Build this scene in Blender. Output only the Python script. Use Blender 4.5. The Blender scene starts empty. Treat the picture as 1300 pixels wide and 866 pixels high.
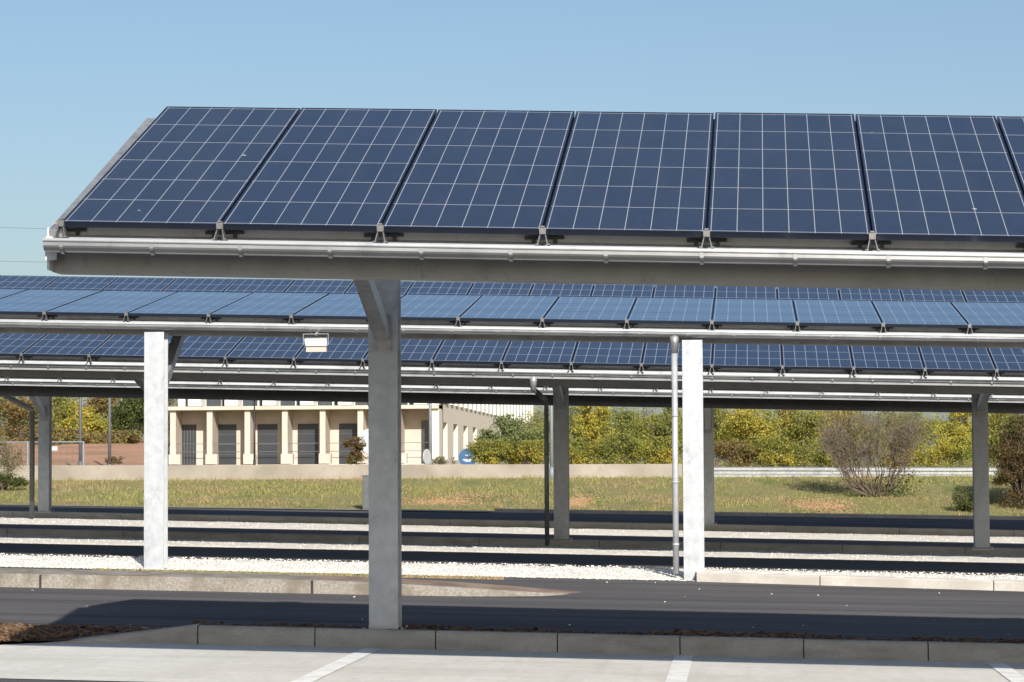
import bpy, math, random
from mathutils import Matrix, Vector
R = math.radians
S_ = bpy.context.scene
COL = S_.collection
# ------------------------------------------------------------------ camera
F = 3400.0; CX, CY = 650.0, 433.0
CAMH = 1.47; YAW = math.atan(286/3400); PITCH = math.atan(167/3400); ROLL = -0.005
ROT = Matrix.Rotation(YAW, 3, 'Z') @ Matrix.Rotation(math.pi/2+PITCH, 3, 'X') @ Matrix.Rotation(ROLL, 3, 'Z')
cam_d = bpy.data.cameras.new('camera'); cam = bpy.data.objects.new('camera', cam_d); COL.objects.link(cam)
cam.matrix_world = Matrix.Translation((0, 0, CAMH)) @ ROT.to_4x4()
cam_d.sensor_width = 36; cam_d.lens = 36*F/1300; cam_d.clip_end = 20000; cam_d.clip_start = .1
S_.camera = cam
# ------------------------------------------------------------------ light
SUNDIR = Vector((.57, -1.77, 1.0)).normalized()
EL = math.asin(SUNDIR.z); AZ = math.atan2(SUNDIR.x, SUNDIR.y)
w = bpy.data.worlds.new('World'); S_.world = w; w.use_nodes = True
nt = w.node_tree; bg = nt.nodes['Background']
sky = nt.nodes.new('ShaderNodeTexSky'); sky.sky_type = 'NISHITA'; sky.sun_disc = False
sky.sun_elevation = EL; sky.sun_rotation = AZ; sky.air_density = 1.0; sky.dust_density = 1.6; sky.ozone_density = 2.7
nt.links.new(sky.outputs[0], bg.inputs[0]); bg.inputs[1].default_value = .080
sun_d = bpy.data.lights.new('sun', 'SUN'); sun_d.energy = 4.6; sun_d.angle = R(.53); sun_d.color = (1, .94, .85)
sun = bpy.data.objects.new('sun', sun_d); COL.objects.link(sun)
sun.rotation_euler = SUNDIR.to_track_quat('Z', 'Y').to_euler(); sun.location = (20, -40, 40)
vs = S_.view_settings; vs.view_transform = 'Standard'; vs.look = 'None'; vs.exposure = 0.5; vs.gamma = 1; vs.use_curve_mapping = False

rnd = random.Random(7)
def at(px, py, v):
    """point of the plane y = v that lies on the pixel's ray"""
    d = ROT @ Vector(((px-CX)/F, -(py-CY)/F, -1)); t = v/d.y
    return Vector((d.x*t, v, CAMH+d.z*t))

# ------------------------------------------------------------------ helpers
class MB:
    def __init__(s): s.v = []; s.f = []; s.uv = {}; s.mi = []; s.cur = 0
    def face(s, idx, uv=None):
        if uv: s.uv[len(s.f)] = uv
        s.f.append(tuple(idx)); s.mi.append(s.cur)
    def add(s, pts): n = len(s.v); s.v += [tuple(p) for p in pts]; return n
    def quad(s, a, b, c, d, uv=None): n = s.add((a, b, c, d)); s.face((n, n+1, n+2, n+3), uv)
    def box(s, x0, x1, y0, y1, z0, z1, sh=0.0):
        n = s.add([(x, y, z-sh*x) for z in (z0, z1) for y in (y0, y1) for x in (x0, x1)])
        for q in ((0, 2, 3, 1), (4, 5, 7, 6), (0, 1, 5, 4), (2, 6, 7, 3), (0, 4, 6, 2), (1, 3, 7, 5)): s.face([n+i for i in q])
    def prism(s, prof, x0, x1, sh=0.0, closed=True):
        """profile of (y, z) extruded along x, sheared by sh"""
        m = len(prof)
        a = s.add([(x0, y, z-sh*x0) for y, z in prof]); b = s.add([(x1, y, z-sh*x1) for y, z in prof])
        for i in range(m if closed else m-1):
            j = (i+1) % m; s.face((a+i, a+j, b+j, b+i))
        if closed: s.face([a+i for i in range(m)][::-1]); s.face([b+i for i in range(m)])
    def beam(s, p, q, wx, wz):
        """square bar between two points lying in a plane x = const"""
        p = Vector(p); q = Vector(q); d = (q-p).normalized(); sx = d.orthogonal()
        sx = Vector((1, 0, 0)); sx = (sx-d*sx.dot(d)).normalized(); sz = d.cross(sx)
        n = s.add([c+sx*a*wx/2+sz*b*wz/2 for c in (p, q) for a, b in ((-1, -1), (1, -1), (1, 1), (-1, 1))])
        for i in range(4): j = (i+1) % 4; s.face((n+i, n+j, n+4+j, n+4+i))
        s.face((n+3, n+2, n+1, n)); s.face((n+4, n+5, n+6, n+7))
    def tube(s, pts, r, k=10, r2=None, caps=True):
        pts = [Vector(p) for p in pts]; rings = []
        for i, p in enumerate(pts):
            d = (pts[min(i+1, len(pts)-1)]-pts[max(i-1, 0)]).normalized()
            a = d.cross(Vector((0, 0, 1)));
            if a.length < .05: a = d.cross(Vector((1, 0, 0)))
            a.normalize(); b = d.cross(a)
            rr = r if r2 is None else r+(r2-r)*i/(len(pts)-1)
            rings.append(s.add([p+a*rr*math.cos(2*math.pi*t/k)+b*rr*math.sin(2*math.pi*t/k) for t in range(k)]))
        for A, B in zip(rings, rings[1:]):
            for t in range(k): u = (t+1) % k; s.face((A+t, A+u, B+u, B+t))
        if caps: s.face([rings[0]+t for t in range(k)][::-1]); s.face([rings[-1]+t for t in range(k)])
    def build(s, name, mats, parent=None, smooth=False, bevel=0):
        me = bpy.data.meshes.new(name); me.from_pydata(s.v, [], s.f)
        if not isinstance(mats, (list, tuple)): mats = [mats]
        for m in mats: me.materials.append(m)
        if len(mats) > 1: me.polygons.foreach_set('material_index', s.mi)
        if s.uv:
            L = me.uv_layers.new(name='UVMap')
            for fi, uv in s.uv.items():
                p = me.polygons[fi]
                for k, li in enumerate(p.loop_indices): L.data[li].uv = uv[k]
        if smooth: me.polygons.foreach_set('use_smooth', [True]*len(me.polygons))
        me.update()
        o = bpy.data.objects.new(name, me); COL.objects.link(o)
        if parent: o.parent = parent
        if bevel:
            b = o.modifiers.new('bevel', 'BEVEL'); b.width = bevel; b.segments = 2; b.limit_method = 'ANGLE'
        return o
def tag(o, label=None, cat=None, group=None, kind=None):
    if label: o['label'] = label
    if cat: o['category'] = cat
    if group: o['group'] = group
    if kind: o['kind'] = kind
    return o
def empty(name, loc): o = bpy.data.objects.new(name, None); COL.objects.link(o); o.location = loc; o.empty_display_size = .2; return o

# ------------------------------------------------------------------ materials
def node_mat(name):
    m = bpy.data.materials.new(name); m.use_nodes = True; t = m.node_tree; return m, t, t.nodes['Principled BSDF']
def N(t, kind, **kw):
    n = t.nodes.new(kind)
    for k, v in kw.items():
        if k in n.inputs: n.inputs[k].default_value = v
        else: setattr(n, k, v)
    return n
def ramp(t, fac, stops):
    r = t.nodes.new('ShaderNodeValToRGB'); e = r.color_ramp.elements
    while len(e) < len(stops): e.new(.5)
    for k, (p, c) in enumerate(stops): e[k].position = p; e[k].color = (*c, 1) if len(c) == 3 else c
    t.links.new(fac, r.inputs[0]); return r.outputs[0]
def noise(t, scale, detail=4, rough=.6, vec=None, sc=None):
    n = N(t, 'ShaderNodeTexNoise', Scale=scale, Detail=detail, Roughness=rough)
    if vec is None: vec = t.nodes.new('ShaderNodeTexCoord').outputs['Object']
    if sc:
        mp = N(t, 'ShaderNodeMapping', Scale=sc); t.links.new(vec, mp.inputs[0]); vec = mp.outputs[0]
    t.links.new(vec, n.inputs['Vector']); return n.outputs['Fac']
def mix(t, fac, a, b, blend='MIX'):
    m = t.nodes.new('ShaderNodeMix'); m.data_type = 'RGBA'; m.blend_type = blend
    for s, val in ((0, fac), (6, a), (7, b)):
        if isinstance(val, (int, float)): m.inputs[s].default_value = val
        elif isinstance(val, tuple): m.inputs[s].default_value = (*val, 1)
        else: t.links.new(val, m.inputs[s])
    return m.outputs[2]
def bump(t, p, h, strength=.3, dist=.01):
    b = N(t, 'ShaderNodeBump', Strength=strength, Distance=dist); t.links.new(h, b.inputs['Height']); t.links.new(b.outputs[0], p.inputs['Normal'])
def speckle(name, c0, c1, scale, c2=None, big=.6, rough=.9, bs=.3, bd=.01, spots=None, spec=.3):
    m, t, p = node_mat(name)
    a = noise(t, scale, 5, .7); col = ramp(t, a, [(.3, c0), (.7, c1)])
    if c2: col = mix(t, ramp(t, noise(t, big, 4), [(.42, (0, 0, 0)), (.62, (1, 1, 1))]), col, c2)
    if spots: col = mix(t, ramp(t, noise(t, spots[0], 2), [(spots[1], (0, 0, 0)), (spots[1]+.03, (1, 1, 1))]), col, spots[2])
    t.links.new(col, p.inputs['Base Color']); p.inputs['Roughness'].default_value = rough
    p.inputs['Specular IOR Level'].default_value = spec
    bump(t, p, a, bs, bd); return m
def galv(name, c0, c1, metal=.6, rough=.42, scale=14):
    m, t, p = node_mat(name)
    a = noise(t, scale, 5, .65); b = noise(t, 1.6, 4, .6, sc=(1, 1, .35))
    col = ramp(t, a, [(.3, c0), (.7, c1)])
    col = mix(t, ramp(t, b, [(.50, (0, 0, 0)), (.72, (.55, .55, .55))]), col, tuple(x*.62 for x in c0))
    col = mix(t, ramp(t, noise(t, 5, 6, .75, sc=(1, 1, .5)), [(.57, (0, 0, 0)), (.70, (.5, .5, .5))]), col, tuple(x*.45 for x in c0))
    t.links.new(col, p.inputs['Base Color']); p.inputs['Metallic'].default_value = metal
    rr = N(t, 'ShaderNodeMapRange'); rr.inputs[3].default_value = rough-.08; rr.inputs[4].default_value = rough+.12
    t.links.new(a, rr.inputs[0]); t.links.new(rr.outputs[0], p.inputs['Roughness'])
    bump(t, p, noise(t, 40, 3), .06, .003); return m
def plain(name, c, rough=.6, metal=0, var=.15, scale=3):
    m, t, p = node_mat(name); a = noise(t, scale, 4)
    t.links.new(ramp(t, a, [(.3, tuple(x*(1-var) for x in c)), (.7, tuple(min(1, x*(1+var)) for x in c))]), p.inputs['Base Color'])
    p.inputs['Roughness'].default_value = rough; p.inputs['Metallic'].default_value = metal; return m

def panel_mat(name, dark_joints=False, line=.0075, fine=True):
    """u, v of the UV map are metres on the glass (0-.98 across, 0-3.2 up); six by six cells"""
    m, t, p = node_mat(name)
    uv = t.nodes.new('ShaderNodeUVMap').outputs[0]; sp = t.nodes.new('ShaderNodeSeparateXYZ'); t.links.new(uv, sp.inputs[0])
    def M(op, a, b=None, c=None):
        n = t.nodes.new('ShaderNodeMath'); n.operation = op
        for i, x in enumerate((a, b, c)):
            if x is None: continue
            if isinstance(x, (int, float)): n.inputs[i].default_value = x
            else: t.links.new(x, n.inputs[i])
        return n.outputs[0]
    def grid(c, off, step, half):
        g = M('PINGPONG', M('SUBTRACT', c, off), step/2); return M('LESS_THAN', g, half)
    X, Y = sp.outputs[0], sp.outputs[1]
    vx = grid(X, .014, .952/6, line*.40); hy = grid(Y, .03, 3.14/6, line*.85)
    ln = M('MAXIMUM', vx, hy)
    cell = N(t, 'ShaderNodeTexWhiteNoise', noise_dimensions='3D')
    fl = t.nodes.new('ShaderNodeVectorMath'); fl.operation = 'FLOOR'
    mp = N(t, 'ShaderNodeMapping', Scale=(6.3, 1.91, 1)); mp.inputs[1].default_value = (-.0882, -.0573, 0)
    t.links.new(uv, mp.inputs[0]); t.links.new(mp.outputs[0], fl.inputs[0])
    oi = t.nodes.new('ShaderNodeObjectInfo')
    ad = t.nodes.new('ShaderNodeVectorMath'); ad.operation = 'ADD'; t.links.new(fl.outputs[0], ad.inputs[0]); t.links.new(oi.outputs['Random'], ad.inputs[1])
    t.links.new(ad.outputs[0], cell.inputs['Vector'])
    base = ramp(t, cell.outputs['Value'], [(0, (.0095, .020, .046)), (1, (.0145, .027, .058))])
    grain = N(t, 'ShaderNodeTexVoronoi', Scale=38); mp2 = N(t, 'ShaderNodeMapping', Scale=(1, .5, 1)); t.links.new(uv, mp2.inputs[0]); t.links.new(mp2.outputs[0], grain.inputs['Vector'])
    base = mix(t, M('MULTIPLY', grain.outputs['Color'], .35), base, (.007, .013, .034))
    base = mix(t, M('MULTIPLY', oi.outputs['Random'], .5), base, (.017, .027, .050))
    if fine:
        bb = grid(Y, .03, .0523, .0042); base = mix(t, M('MULTIPLY', bb, .55), base, (.07, .09, .14))
    col = mix(t, ln, base, (.36, .375, .42))
    # thin dust film gathered on the glass
    dust = ramp(t, noise(t, 1.6, 6, .75, sc=(2.2, .7, 1)), [(.35, (.008, .008, .008)), (.8, (.06, .06, .06))])
    col = mix(t, dust, col, (.30, .29, .28))
    spk = N(t, 'ShaderNodeTexVoronoi', Scale=2.3); co = t.nodes.new('ShaderNodeVectorMath'); co.operation = 'ADD'; t.links.new(uv, co.inputs[0])
    cb = t.nodes.new('ShaderNodeCombineXYZ'); t.links.new(M('MULTIPLY', oi.outputs['Random'], 57), cb.inputs[0]); t.links.new(M('MULTIPLY', oi.outputs['Random'], 31), cb.inputs[1]); t.links.new(cb.outputs[0], co.inputs[1]); t.links.new(co.outputs[0], spk.inputs['Vector'])
    rs = t.nodes.new('ShaderNodeSeparateColor'); t.links.new(spk.outputs['Color'], rs.inputs[0])
    drop = M('MULTIPLY', M('LESS_THAN', spk.outputs['Distance'], M('MULTIPLY', rs.outputs[1], .035)), M('GREATER_THAN', rs.outputs[0], .62))
    col = mix(t, M('MULTIPLY', drop, .8), col, (.5, .49, .46))
    if dark_joints:
        flat = True
        dj = grid(Y, .03, 3.14/3, .03); col = mix(t, dj, col, (.01, .015, .03))
        sp_ = M('SUBTRACT', .5, M('MULTIPLY', dj, .42)); t.links.new(sp_, p.inputs['Specular IOR Level'])
    t.links.new(col, p.inputs['Base Color'])
    rg = ramp(t, noise(t, 3.0, 4), [(.3, (.05, .05, .05) if dark_joints else (.10, .10, .10)), (.75, (.09, .09, .09) if dark_joints else (.2, .2, .2))]); t.links.new(rg, p.inputs['Roughness'])
    p.inputs['IOR'].default_value = 1.45
    return m
def leaf_mat(name, cols, patch=None, patch_scale=.6, rough=.55):
    m, t, p = node_mat(name)
    g = t.nodes.new('ShaderNodeNewGeometry')
    k = len(cols); col = ramp(t, g.outputs['Random Per Island'], [(i/(k-1), c) for i, c in enumerate(cols)])
    if patch:
        pc = ramp(t, noise(t, patch_scale, 3, .6), [(.46, (0, 0, 0)), (.6, (1, 1, 1))])
        col2 = ramp(t, g.outputs['Random Per Island'], [(0, tuple(x*.75 for x in patch)), (1, tuple(min(1, x*1.25) for x in patch))])
        col = mix(t, pc, col, col2)
    t.links.new(col, p.inputs['Base Color']); p.inputs['Roughness'].default_value = rough
    p.inputs['Specular IOR Level'].default_value = .25
    tr = t.nodes.new('ShaderNodeBsdfTranslucent'); t.links.new(col, tr.inputs[0])
    ms = t.nodes.new('ShaderNodeMixShader'); ms.inputs[0].default_value = .3
    out = t.nodes['Material Output']; t.links.new(p.outputs[0], ms.inputs[1]); t.links.new(tr.outputs[0], ms.inputs[2]); t.links.new(ms.outputs[0], out.inputs[0])
    return m
M = {}
M['glass'] = panel_mat('panel_glass', line=.0058)
M['glass_far'] = panel_mat('panel_glass_far', line=.0085, fine=False)
M['glass_flat'] = panel_mat('panel_glass_flat', dark_joints=True, line=.0085, fine=False)
M['black_alu'] = plain('black_anodised', (.012, .016, .028), .35, .3)
M['back'] = plain('back_sheet', (.5, .5, .5), .7)
M['galv'] = galv('galvanised_steel', (.32, .33, .33), (.46, .47, .48), .55, .42)
M['gutter'] = galv('gutter_zinc', (.36, .375, .39), (.44, .455, .47), .85, .3, 3)
M['column'] = galv('column_galvanised', (.37, .395, .42), (.50, .525, .55), .15, .5, 9)
M['beam'] = galv('beam_galvanised', (.32, .325, .33), (.40, .405, .41), .35, .5, 5)
M['clamp'] = galv('clamp_alloy', (.13, .13, .13), (.22, .22, .22), .5, .4, 20)
M['flash'] = galv('flashing_zinc', (.58, .60, .62), (.67, .69, .71), .15, .5, 6)
M['gut_shaded'] = galv('gutter_shaded', (.09, .10, .10), (.15, .16, .16), .5, .45, 6)  # zinc darkened so the shade on rear gutters and pipes is painted in
M['beam_shaded'] = galv('beam_shaded', (.10, .095, .09), (.14, .135, .13), .3, .6, 5)  # shaded copy of the beam steel, shade painted into the farthest beam
M['deck'] = plain('roof_deck_steel', (.42, .42, .42), .5, .3)
M['concrete'] = speckle('bay_concrete', (.60, .585, .55), (.72, .705, .67), 30, (.60, .585, .54), .8, .9, .15, .004)
M['kerb'] = speckle('kerb_concrete', (.30, .29, .27), (.42, .41, .38), 60, (.30, .29, .26), 2.2, .9, .3, .004)
M['kerb_old'] = speckle('kerb_weathered', (.17, .155, .13), (.40, .37, .33), 34, (.19, .165, .13), 3, .95, .8, .012)
M['joint'] = plain('kerb_joint', (.035, .035, .03), .9)
M['asphalt'] = speckle('asphalt', (.052, .050, .052), (.085, .082, .083), 90, (.078, .074, .075), .7, .95, .3, .004, None, .12)
def streaks(mt, sc, c, amt):
    t = mt.node_tree; p = t.nodes['Principled BSDF']; l = p.inputs['Base Color'].links[0].from_socket
    f = ramp(t, noise(t, 1.0, 6, .7, sc=sc), [(.48, (0, 0, 0)), (.66, (amt, amt, amt))]); t.links.new(mix(t, f, l, c), p.inputs['Base Color'])
M['asphalt'] = speckle('asphalt', (.07, .067, .069), (.135, .131, .133), 70, (.115, .11, .112), .5, .95, .5, .006, None, .05)
streaks(M['asphalt'], (.12, 2.2, 1), (.16, .155, .155), .55); streaks(M['asphalt'], (.07, 3.1, 1), (.06, .057, .06), .7)
streaks(M['concrete'], (.25, 1.6, 1), (.50, .485, .44), .5); streaks(M['concrete'], (5, .5, 1), (.47, .455, .42), .35); streaks(M['concrete'], (9, 9, 1), (.38, .36, .33), .3)
streaks(M['kerb'], (1.5, 1.5, 6), (.22, .205, .18), .7)
M['gravel'] = speckle('white_gravel', (.46, .43, .38), (.90, .865, .81), 55, (.76, .73, .67), 2.2, .95, .7, .014)
M['stone'] = speckle('gravel_stone', (.60, .57, .52), (.84, .81, .75), 9)
M['mulch_soil'] = speckle('mulch_soil', (.05, .03, .02), (.13, .08, .045), 40, (.09, .055, .03), 2, .95, 1, .02)
M['earth'] = speckle('red_earth', (.42, .215, .14), (.58, .34, .235), 2.2, (.36, .23, .13), .35, .95, 1, .25)
M['soil_brown'] = speckle('island_soil', (.22, .16, .12), (.36, .28, .22), 40, (.19, .13, .1), 2.5, .95, .8, .015)
M['wall'] = speckle('retaining_concrete', (.30, .265, .22), (.40, .36, .31), 4, (.26, .23, .19), 1.0, .9, .3, .02)
M['wall_pale'] = speckle('pale_kerb', (.42, .40, .36), (.54, .52, .48), 30, (.40, .37, .33), 2, .9, .3, .006)
M['paint'] = speckle('white_paint', (.78, .78, .77), (.90, .90, .89), 24, (.70, .70, .67), 5, .7, .1, .002)
M['white'] = plain('white_coat', (.47, .48, .48), .5)
M['render'] = speckle('building_render', (.51, .44, .38), (.59, .515, .45), 2, (.48, .42, .36), .4, .9, .1, .01)
M['render_sunlit'] = plain('building_side_sunlit', (.66, .59, .51), .8, 0, .06)  # side wall render made paler, its sunlit brightness put into the colour
M['bwhite'] = plain('building_white', (.78, .76, .71), .7, 0, .05)
M['shutter'] = plain('dark_shutter', (.035, .038, .045), .35, 0, .1)
M['wglass'] = plain('window_glass', (.05, .06, .075), .08, 0, .2)
M['pole'] = plain('pole_grey', (.11, .12, .13), .6, .1)
M['pole_light'] = plain('pole_pale', (.22, .25, .28), .55, .1)
M['dark'] = plain('dark_metal', (.03, .033, .035), .5, .3)
M['rust'] = plain('earth_litter', (.36, .22, .12), .9)
M['blue'] = plain('sign_blue', (.012, .085, .22), .5, 0, .05)
M['bark'] = speckle('bark', (.09, .065, .05), (.17, .13, .1), 14, None, 1, .95, .6, .02)
M['twig'] = speckle('twig', (.11, .085, .065), (.23, .18, .145), 6, None, 1, .95, .3, .01)
GRN = (.11, .14, .035); LGR = (.22, .255, .06); YEL = (.43, .34, .06); YGR = (.35, .335, .06); OLI = (.21, .195, .06); BRN = (.18, .105, .05); DGR = (.04, .06, .02)
M['leaf_green'] = leaf_mat('leaf_green', [GRN, LGR, OLI, LGR], YGR)
M['leaf_yellow'] = leaf_mat('leaf_yellow', [YEL, YGR, (.50, .39, .07), YGR], LGR, .7)
M['leaf_mid'] = leaf_mat('leaf_mid', [LGR, YGR, GRN, OLI], YEL, .5)
M['leaf_brown'] = leaf_mat('leaf_brown', [BRN, (.22, .16, .07), OLI, (.28, .15, .06)], OLI, .5)
M['leaf_dark'] = leaf_mat('leaf_dark', [DGR, GRN, (.04, .06, .02), OLI], None)
M['leaf_pale'] = leaf_mat('leaf_pale', [(.16, .20, .07), (.24, .27, .11), (.12, .16, .05), (.22, .22, .09)], None)
M['leaf_grey'] = leaf_mat('leaf_grey', [(.20, .18, .12), (.28, .25, .16), (.17, .16, .09), (.26, .25, .11)], None)
M['leaf_red'] = leaf_mat('leaf_red', [(.17, .075, .045), (.12, .07, .035), (.13, .12, .04), (.20, .13, .06)], (.13, .14, .04), .9)
M['blade'] = leaf_mat('grass_blade', [(.18, .23, .05), (.34, .33, .10), (.44, .37, .17), (.26, .29, .07)], (.42, .32, .17), .45, .7)
m, t, p = node_mat('grass_soil')
c = ramp(t, noise(t, 9, 6, .75), [(.3, (.16, .165, .045)), (.5, (.30, .28, .09)), (.72, (.42, .35, .17))])
c = mix(t, ramp(t, noise(t, .33, 5, .65), [(.48, (0, 0, 0)), (.66, (.8, .8, .8))]), c, (.34, .245, .125))
c = mix(t, ramp(t, noise(t, .8, 5, .7, sc=(1, .35, 1)), [(.52, (0, 0, 0)), (.62, (.75, .75, .75))]), c, (.15, .20, .045))
t.links.new(c, p.inputs['Base Color']); p.inputs['Roughness'].default_value = .95; bump(t, p, noise(t, 14, 6, .8), 1, .08)
M['grass'] = m

# ------------------------------------------------------------------ ground
GS = .0222
KN = [(-60, 0), (25, 0), (29, .11), (32.2, .21), (42.4, .20), (44.4, .24), (53.9, .24), (57.5, .28), (66, .48)]
TOP = [(69, .72), (72, 1.02), (75, 1.30), (75.25, 1.32)]
def lerp(kn, v):
    if v <= kn[0][0]: return kn[0][1]
    for (a, p), (b, q) in zip(kn, kn[1:]):
        if v <= b: return p+(q-p)*(v-a)/(b-a)
    return kn[-1][1]
def shear(u, v):
    x = u+.084*v; x = max(-45, min(45, x))
    k = 1 if v < 64 else max(0, 1-(v-64)/11)
    return GS*k*x
def Gz(u, v):
    if v <= 66: h = lerp(KN, v)
    elif v <= 75.25: h = lerp([KN[-1]]+TOP, v)
    else: h = lerp([(75.25, 1.32), (75.3, 1.5), (160, 1.95), (400, 3), (3000, 3)], v)
    return h-shear(u, v)
def sheet(name, mat, v0, v1, u0, u1, off, nu=12, kind='structure'):
    """ground-following sheet; u0 and u1 may be functions of v"""
    mb = MB(); vs_ = sorted({v0, v1} | {k for k, _ in KN+TOP if v0 < k < v1} | {v0+(v1-v0)*i/8 for i in range(9)})
    f0 = u0 if callable(u0) else (lambda v: u0); f1 = u1 if callable(u1) else (lambda v: u1)
    rows = []
    for v in vs_:
        a, b = f0(v), f1(v); rows.append(mb.add([(a+(b-a)*i/nu, v, Gz(a+(b-a)*i/nu, v)+off) for i in range(nu+1)]))
    for A, B in zip(rows, rows[1:]):
        for i in range(nu): mb.face((A+i, A+i+1, B+i+1, B+i))
    return tag(mb.build(name, mat), kind=kind)
# one base sheet to the horizon
mb = MB(); vv = [-60, 0, 10, 18, 25, 27, 29, 30.5, 32.2, 33.2, 38, 42.4, 44.4, 50, 53.9, 57.5, 62, 64, 66, 67.2, 68.4, 69.6, 70.8, 72, 73.5, 75, 75.25, 75.3, 85, 100, 130, 160, 250, 400, 900, 3000, 9000]
uu = [-9000, -2500, -700, -250, -120, -70]+[-50+2.5*i for i in range(41)]+[70, 120, 250, 700, 2500, 9000]
rr = []
for v in vv: rr.append(mb.add([(u, v, Gz(u, v) + ((rnd.random()-.5)*.07 if 66.5 < v < 75 and abs(u) < 60 else 0)) for u in uu]))
for A, B in zip(rr, rr[1:]):
    for i in range(len(uu)-1): mb.face((A+i, A+i+1, B+i+1, B+i))
tag(mb.build('ground', M['grass'], smooth=True), kind='structure')
sheet('parking_lane', M['asphalt'], -20, 18.0, -40, 40, .004)
UL = at(75, 822, 21.9).x           # left end of the kerbed bay
def bay_left(v): return UL - (21.9-v)*.55
sheet('parking_bay', M['concrete'], 18.0, 21.92, bay_left, 30, .008)
sheet('road', M['asphalt'], 23.6, 33.2, -45, 45, .004)
sheet('back_lane', M['asphalt'], 33.2, 42.2, -45, 45, .004)
sheet('middle_lane', M['asphalt'], 44.7, 53.8, -45, 45, .006)
sheet('far_lane', M['asphalt'], 57.8, 66.0, -50, 50, .006)
# bay lines
for px, py in ((472, 830), (868, 835), (1264, 845)):
    a = at(px, py, 21.8); sheet('bay_line', M['paint'], 18.0, 21.86, a.x-.075, a.x+.075, .013, 1)
# kerb rows -----------------------------------------------------------
def kerb(name, v0, v1, u0, u1, h, mat, first, step=1.0, zoff=0.0, ramp_left=0, gap=.010, slope=0.0):
    mb = MB(); u = u0; cuts = [u0]
    c = first
    while c < u1:
        if c > u0: cuts.append(c)
        c += step
    cuts.append(u1); ch = .018
    for a, b in zip(cuts, cuts[1:]):
        a2, b2 = a+gap/2, b-gap/2
        d = (rnd.random()-.5)*.006; e = (rnd.random()-.5)*.006
        n = []
        V0, V1_ = v0, v1
        for x in (a2, b2):
            v0, v1 = V0+slope*(x-u0), V1_+slope*(x-u0)
            zb = Gz(x, v0)-.05+zoff; zt = Gz(x, v0)+h+zoff+d; n.append(mb.add([(x, v0+e, zb), (x, v0+e, zt-ch), (x, v0+e+ch, zt), (x, v1, zt), (x, v1, zb)]))
        A, B = n
        for i in range(4): mb.face((A+i, B+i, B+i+1, A+i+1))
        mb.face((A+4, A+3, A+2, A+1, A)); mb.face((B, B+1, B+2, B+3, B+4))
        if gap: 
            mb.cur = 1; mb.box(b2, b2+gap, v0+.02, v1-.01, Gz(b, v0)-.05+zoff, Gz(b, v0)+h+zoff-.012); mb.cur = 0
        v0, v1 = V0, V1_
    return tag(mb.build(name, [mat, M['joint']]), kind='structure')
K1 = at(553, 815, 21.92).x
UK = at(251, 810, 21.92).x
kerb('kerb', 21.92, 22.06, UK, UK+28, .16, M['kerb'], K1-10)
# lowered kerb at the left end, sinking into the paving
mb = MB(); A = []
for i in range(9):
    k = i/8; x = UK-.006 + (UL-UK-.05)*k; h = .16*(1-k)**1.15+.012; z = Gz(x, 21.92)
    v0 = 21.92-.35*k**2; A.append(mb.add([(x, v0, z-.05), (x, v0, z+h-.012), (x, v0+.015, z+h), (x, 22.06+.1*k, z+h), (x, 22.06+.1*k, z-.05)]))
for a, b in zip(A, A[1:]):
    for i in range(4): mb.face((b+i, a+i, a+i+1, b+i+1))
mb.face([A[0]+i for i in range(5)]); mb.face([A[-1]+i for i in range(5)][::-1])
tag(mb.build('dropped_kerb', M['kerb']), kind='structure')
sheet('mulch_bed', M['mulch_soil'], 22.06, 23.6, UK-.2, 30, .07)
sheet('mulch_verge', M['mulch_soil'], 19.5, 23.55, -12, lambda v: bay_left(min(v, 21.9)) if v < 21.95 else UK-.2, .03)
sheet('road_edging', M['kerb'], 23.55, 23.75, -14, UK-.6, .03)
# bark chips on the bed
mb = MB()
def chip(mb, c, s, flat=.3):
    a = rnd.random()*6.28; b = (rnd.random()-.5)*1.2; d = Vector((math.cos(a), math.sin(a), b*.5)).normalized()*s
    e = Vector((-math.sin(a), math.cos(a), (rnd.random()-.5)*.8)).normalized()*s*(.25+rnd.random()*.3); n = d.cross(e).normalized()*s*flat
    c = Vector(c); k = mb.add([c-d-e, c+d-e*.6, c+d*.8+e, c-d*.9+e*.8, c-d*.7-e*.5+n, c+d*.7-e*.3+n, c+d*.6+e*.5+n, c-d*.6+e*.5+n])
    for q in ((3, 2, 1, 0), (4, 5, 6, 7), (0, 1, 5, 4), (1, 2, 6, 5), (2, 3, 7, 6), (3, 0, 4, 7)): mb.face([k+i for i in q])
for i in range(5200):
    v = 22.10+rnd.random()*.9; u = UK-.2+rnd.random()*13; chip(mb, (u, v, Gz(u, v)+.115+.025*rnd.random()+.02*math.sin(u*1.7)*math.sin(u*4.1)), .012+rnd.random()*.03)
for i in range(4200):
    v = 20.2+rnd.random()*3.3; u = bay_left(min(v, 21.9))-rnd.random()*3.0 if v < 22.1 else UK-.1-rnd.random()*4
    chip(mb, (u, v, Gz(u, v)+.03+rnd.random()*.02), .015+rnd.random()*.035)
M['chip'] = leaf_mat('bark_chip', [(.07, .035, .02), (.16, .09, .045), (.25, .16, .09), (.10, .055, .03)], None)
tag(mb.build('bark_mulch', M['chip']), kind='stuff')
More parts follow.
